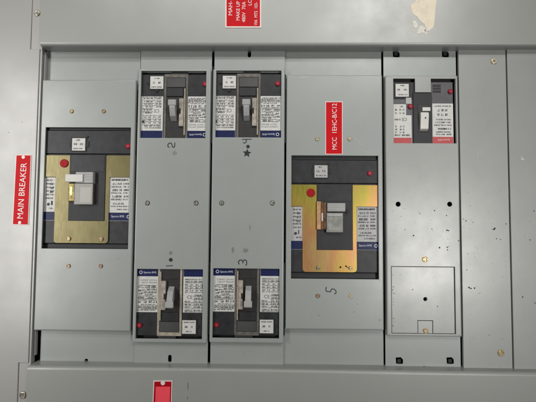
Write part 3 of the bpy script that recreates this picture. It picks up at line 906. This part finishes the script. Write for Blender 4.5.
def lock_plate(label, C, u, kind):
    t = thing('lock_plate', label, 'lock plate', C, 'zinc plated lock plates over the large breakers')
    dz = C.y; fx, br = loc_tools(C, u)
    m = 'plate_gold' if kind == 'main' else 'plate_iris'
    L0, L1, R0, R1 = -46, -31.6, 22.4, 46
    yt, ym, yb = -32.6, -10.8, 54.6
    pts = [fx(L0, yt), fx(R1, yt), fx(R1, ym), fx(R0, ym)]
    rad = 3.0
    for i in range(6):
        a = math.radians(90 * i / 5); pts.append(fx(R0 - rad + rad * math.cos(a), yb - rad + rad * math.sin(a)))
    for i in range(6):
        a = math.radians(90 + 90 * i / 5); pts.append(fx(L1 + rad + rad * math.cos(a), yb - rad + rad * math.sin(a)))
    pts += [fx(L1, ym), fx(L0, ym)]
    win = [fx(-17.0, yt + 1.2), fx(17.2, yt + 1.2), fx(17.2, 31.6), fx(-17.0, 31.6)]
    # window open at the top: only a thin bridge remains, hidden by the breaker's collar
    g = M()
    hs = [win]
    if kind != 'main':
        for hx, hy, hr in ((6.0, 49.6, .9), (11.6, 48.6, .8), (13.0, 49.8, .5)):
            X, Z = fx(hx, hy); hs.append(circ(X, Z, hr * u, 10))
    g.plate(pts, hs, dz - .0014, dz - .0001, m, bev=.0004)
    g.obj('plate', t)
    g = M(); X, Z = fx(-23.4, -24.4)
    g.cyl(X, Z, 4.2 * u, dz - .0036, dz - .0013, 'red_cap', bev=.0009, n=28)
    g.obj('red_plug', t)
    for sx_, mm in ((-16.2, 'screw_brass' if kind == 'main' else 'screw_dark'), (16.0, 'screw_copper' if kind == 'main' else 'screw_brass')):
        g = M(); X, Z = fx(sx_, 50.4)
        g.plate(circ(X, Z, 1.9 * u, 18), [], dz - .0038, dz - .0013, mm, bev=.0009, seg=3)
        g.box((X - 1.5 * u, Z - .25 * u, X + 1.5 * u, Z + .25 * u), dz - .0039, dz - .0035, 'case_black', bev=0)
        g.obj('screw', t)
    g = M()
    if kind == 'main':
        g.box(br(-17.0, -4.6, -10.4, 13.6), dz - .0085, dz - .0012, 'tab_gold', bev=.0016)
        g.box(br(-15.4, -1.0, -12.6, 8.0), dz - .0092, dz - .0080, 'tab_glint', bev=.0006)
        g.box(br(-16.9, 9.6, -10.5, 10.2), dz - .0089, dz - .0080, 'tab_copper', bev=0)
        g.box(br(-10.4, -9.6, -9.0, 13.6), dz - .0070, dz - .0012, 'case_black', bev=.0003)
    else:
        g.plate(rr(br(-17.6, -15.6, -13.4, 12.4), .6 * u), [], dz - .0070, dz - .0012, 'tab_bright', bev=.0010)
        g.box(br(-13.4, -15.0, -11.4, 12.0), dz - .0095, dz - .0012, 'tab_copper', bev=.0006)
        g.box(br(-11.0, -14.4, -8.8, 12.0), dz - .0125, dz - .0012, 'tab_copper', bev=.0009)
        g.box(br(-13.2, -4.2, -11.8, 3.8), dz - .0101, dz - .0090, 'handle_white', bev=.0002)
        g.box(br(-11.4, -13, -11.0, 11.5), dz - .0100, dz - .0012, 'tab_bright', bev=.0001)
    g.obj('lock_tab', t)
    return t


CM, CF = P(87.2, 188.0, D_CASE), P(334.2, 217.3, D_CASE)
uM = (P(88, 188, D_CASE) - P(87, 188, D_CASE)).length; uF = (P(335, 217, D_CASE) - P(334, 217, D_CASE)).length
large_breaker('large main breaker with a white handle cap behind a dull brass plate', CM, uM, (-15.8, -49.6), (40.0, -42.0), 'main')
large_breaker('large breaker with a grey handle behind a bright orange and yellow plate', CF, uF, (-20.0, -52.2), (35.6, -44.4), 'feed')
lock_plate('dull brass coloured lock plate over the main breaker', CM, uM, 'main')
lock_plate('bright orange and yellow zinc lock plate above the handwritten 5', CF, uF, 'feed')

# ------------------------------------------------------------------ red striped breaker at the right
C = P(424.8, 110.8, D_CASE); u = (P(425, 111, D_CASE) - P(424, 111, D_CASE)).length
t = thing('circuit_breaker', 'small breaker with red bands on its stickers behind the speckled cover', 'circuit breaker', C)
dz = C.y
def cx(x, y): return ((x - 424.8), (y - 110.8))
fx0, br0 = loc_tools(C, u)
fx = lambda x, y: fx0(x - 424.8, y - 110.8)
br = lambda a, b, c, e: br0(a - 424.8, b - 110.8, c - 424.8, e - 110.8)
g = M()
g.box(br(388, 81.4, 453.2, 146), dz, dz + .05, 'case_violet', bev=.001)
g.box(br(388, 81.4, 415, 99.4), dz - .0002, dz + .04, 'case_dark', bev=.001)
g.box(br(388, 74, 453, 81.0), dz + .008, dz + .05, 'case_black', bev=.001)
for i in range(3): g.box(br(433.0, 84 + i * 3, 441, 86.2 + i * 3), dz - .0006, dz + .001, 'case_dark', bev=.0002)
g.obj('case', t)
g = M(); g.box(br(394, 82.6, 410, 98.6), dz - .0008, dz + .001, 'case_black', bev=0)
g.box(br(395.2, 83.8, 408.6, 97.0), dz - .0036, dz, 'sticker', bev=.0006); d3 = dz - .00366
glyph_row(g, fx, 400, 404.6, 85, 1.2, d3); glyph_row(g, fx, 397, 400.4, 89, 1.6, d3); glyph_row(g, fx, 403.4, 407, 89, 1.6, d3); glyph_row(g, fx, 398, 407.6, 94.4, 1.1, d3)
g.obj('rating_plug', t)
for x, y, q in ((410.2, 106.6, 2.5), (450.4, 91.2, 2.4)):
    g = M(); X, Z = fx(x, y); g.cyl(X, Z, q * u, dz - .0034, dz, 'red_button', bev=.0006); g.cyl(X, Z, .8 * u, dz - .0037, dz - .003, 'crimson_bar', bev=0)
    if x < 420: g.box(br(405.6, 97.6, 411.4, 104.0), dz - .0016, dz, 'sticker_dull', bev=.0006)
    g.obj('test_button', t)
ds = dz - .0003; dt = ds - .00005
g = M()
(xa, za), (xb_, zb2), (xc, zc) = fx(390, 104.2), fx(406.0, 115.4), fx(411.4, 146)
g.plate([(xa, zc), (xc, zc), (xc, zb2), (xb_, zb2), (xb_, za), (xa, za)], [], ds, dz + .0004, 'sticker', bev=0)
g.flat(br(390, 138.2, 411.2, 145.8), dt, 'crimson_bar')
glyph_row(g, fx, 399.6, 403.6, 105.6, 1.6, dt)
for yy in (109, 112.4, 126, 129, 132): 
    for xx in (395, 399.4, 402.6): glyph_row(g, fx, xx, xx + 2.6, yy, 1.8, dt)
glyph_row(g, fx, 394.5, 401, 119, 1.8, dt)
X, Z = fx(407, 118.2); g.text('CE', X, Z, 4.6 * u, dt, 'ink', ang=math.pi)
glyph_row(g, fx, 394.5, 410, 134.8, 1.8, dt)
tag(g.obj('sticker', t), 'white ratings sticker over a plain red band')
g = M(); g.box(br(432.2, 103.4, 453.0, 146), ds, dz + .0004, 'sticker', bev=0); g.flat(br(432.3, 137.2, 452.8, 145.8), dt, 'crimson_bar')
glyph_row(g, fx, 434.4, 451, 105.4, 1.3, dt)
for yy in (109, 113.6): 
    for xx in (437, 441, 445): glyph_row(g, fx, xx, xx + 3.2, yy, 2.4, dt)
for i, yy in enumerate((119, 121.8, 124.6)): glyph_row(g, fx, 436 - i, 451.4, yy, 1.5, dt)
glyph_row(g, fx, 437.6, 451.6, 128.2, 1.7, dt - .00003); glyph_row(g, fx, 437.6, 447, 128.3, 1.7, dt)
for yy in (131.6, 134): glyph_row(g, fx, 435.6, 451.6, yy, 1.4, dt)
X, Z = fx(449.4, 139.4); g.text('Spectra RMS', X, Z, 2.5 * u, dt - .00004, 'sticker', ang=math.pi, sx=.95)
tag(g.obj('sticker', t), 'white approvals sticker over a red band with pale lettering')
g = M()
g.box(br(412.8, 92.6, 431.6, 146), dz - .0028, dz, 'case_dark', bev=.0009)
g.box(br(417.2, 104.6, 428.4, 133), dz - .0034, dz - .002, 'recess', bev=.0006)
g.obj('handle_slot', t)
g = M()
Zs = lambda y: fx(424, y)[1]
prof = [(dz - .003, Zs(131.5)), (dz - .0085, Zs(130.0)), (dz - .0120, Zs(116.5)), (dz - .0105, Zs(113.6)), (dz - .003, Zs(114.2))]
g.prism(prof, fx(418.8, 0)[0], fx(426.8, 0)[0], 'handle_white', bev=.0008)
X, Z = fx(423.4, 119.4); g.cyl(X, Z, .7 * u, dz - .0122, dz - .010, 'ink', bev=0)
g.obj('toggle_handle', t)
g = M(); g.box(br(421.6, 107.8, 429.6, 111.6), dz - .0052, dz - .003, 'handle_white', bev=.0006); g.obj('status_flag', t)

mat('scratch', (0.45, 0.46, 0.44), rough=0.5)
def scratches(parent, pts):
    for (xa, ya, xb, yb, w) in pts:
        g = M(); d = parent.location.y
        a, c = P(xa, ya, d), P(xb, yb, d); m_ = (a + c) / 2
        g.stroke([(a.x, a.z), (m_.x + .0004, m_.z), (c.x, c.z)], w * U, d - .0001, 'scratch')
        g.obj('scratch', parent)
scratches(bl, [(494.5, 326, 498.8, 318.5, .35), (477, 162, 478.4, 150, .3), (481, 155, 483, 148, .25), (470, 300, 472, 306, .2)])
scratches(rc, [(404, 171, 409, 168, .25), (436, 318, 440, 321, .2), (418, 186, 419, 181, .2), (389, 232, 389.6, 262, .25)])
scratches(fc, [(354, 136.5, 362, 146, .3), (364, 151.6, 371, 152.2, .3), (300, 77.4, 309, 77.2, .7), (343, 100, 351, 97, .2), (306, 318, 311, 309, .25)])
scratches(mc, [(60, 93, 63, 90, .2), (96, 312, 101, 305, .2)])

# ------------------------------------------------------------------ engraved red signs
def sign(label, quad, d, lines, cut=(), border=0.7, face='sign_red', name='engraved_sign', bord=(1, 1, 1, 1), inner=None):
    """quad: photo corners TL, TR, BR, BL; lines: (text, x, y, size px, ang deg)"""
    p = [P(x, y, d) for x, y in quad]
    cx_ = sum(v.x for v in p) / 4; cz_ = sum(v.z for v in p) / 4
    t = thing(name, label, 'sign', (cx_, d, cz_), 'engraved red plastic signs')
    g = M(); o = [(v.x, v.z) for v in p]
    g.plate(o[::-1], [], d - .0012, d - .00005, 'sign_core', bev=.0003)
    l, tp, r_, bt = bord
    tl, tr, brr, bl = quad
    b = border
    fq = [(tl[0] + b * l, tl[1] + b * tp), (tr[0] - b * r_, tr[1] + b * tp), (brr[0] - b * r_, brr[1] - b * bt), (bl[0] + b * l, bl[1] - b * bt)]
    q = [P(x, y, d) for x, y in fq]
    g.poly([(v.x, v.z) for v in q][::-1], d - .00125, face)
    if inner:
        q = [P(x, y, d) for x, y in inner]; g.poly([(v.x, v.z) for v in q][::-1], d - .00130, 'sign_glow')
    for (x, y, rad) in cut:
        v = P(x, y, d); g.poly(circ(v.x, v.z, rad * U, 16), d - .00135, 'sign_text')
    g.obj('sign_plate', t)
    g = M()
    for (s_, x, y, sz, ang, sx_, bold) in lines:
        v = P(x, y, d); g.text(s_, v.x, v.z, sz * U, d - .00140, 'sign_text', ang=math.radians(ang), sx=sx_, bold=0)
    if lines: g.obj('lettering', t)
    else: g.bm.free()
    return t


sign('long red sign reading MAIN BREAKER on the light side panel', [(16.2, 154.8), (31.8, 154.8), (28.9, 225.2), (12.6, 224.8)], D_SIDE,
     [('MAIN BREAKER', 23.2, 219.2, 8.6, 88.2, .96, .0)], cut=[(23.6, 157.2, 1.7), (20.0, 222.6, 1.6)])
sign('red sign lettered MCC on the plate marked 5, between two brass screws', [(325.2, 101.6), (342.6, 101.6), (342.6, 154.6), (325.2, 154.6)], D_PAN,
     [('MCC  1EHC-B/C12', 336.6, 150.0, 6.6, 90, .89, .10)])
sign('red sign with four lines of white lettering high on the upper rail', [(225.2, -22), (261.4, -22), (261.4, 28.0), (225.2, 28.0)], D_RAIL,
     [('MAH-', 232.2, 16.0, 5.6, 90, 1.1, .05), ('MAKE UP', 239.6, 21.0, 5.0, 90, .98, .05), ('480V  70A', 245.4, 22.6, 5.0, 90, .98, .05), ('LC', 251.6, 6.0, 5.0, 90, 1, .05), ('VIA  MTS  103-', 257.4, 25.6, 4.6, 90, .82, .05)],
     border=1.4)
sign('small red tag with a painted glossy glow and one white dot on the lower rail', [(153.6, 380.4), (172.6, 380.4), (171.4, 425), (151.8, 425)], D_RAIL,
     [], cut=[(163.0, 382.8, 2.1)], border=.9, face='sign_deep', inner=[(156.0, 386.4), (170.4, 386.4), (169.2, 423), (154.6, 423)])

# ------------------------------------------------------------------ light
world = bpy.data.worlds.new('World'); scene.world = world; world.use_nodes = True
bg = world.node_tree.nodes['Background']
bg.inputs[0].default_value = (0.93, 0.96, 1.0, 1); bg.inputs[1].default_value = LW


def area(name, loc, target, sx_, sy_, power, col=(1, 0.98, 0.95), spread=180):
    if power <= 0: return
    l = bpy.data.lights.new(name, 'AREA'); l.shape = 'RECTANGLE'; l.size = sx_; l.size_y = sy_; l.energy = power; l.color = col; l.spread = math.radians(spread)
    o = bpy.data.objects.new(name, l); COL.objects.link(o); o.location = loc
    dirv = Vector(target) - Vector(loc)
    o.rotation_euler = dirv.to_track_quat('-Z', 'Y').to_euler()
    return o


area('ceiling_lamp', (0.64, -1.68, 1.22), (0.12, 0, 0.36), 0.55, 0.12, LT, spread=68)
area('ceiling_lamp', (0.90, -1.68, -0.22), (0.38, 0, -0.05), 0.20, 0.40, LR, spread=56)
area('ceiling_lamp', (-1.05, -0.95, 0.05), (-0.58, 0, -.03), 0.2, 1.0, LL, spread=78)
area('ceiling_lamp', (-0.35, -1.10, 1.15), (-0.15, 0, 0.34), 0.9, 0.12, LU, spread=68)

vs = scene.view_settings
vs.view_transform = 'Standard'; vs.look = 'None'; vs.exposure = 0; vs.gamma = 1
scene.render.engine = 'CYCLES'
scene.cycles.samples = 128
scene.cycles.use_denoising = True
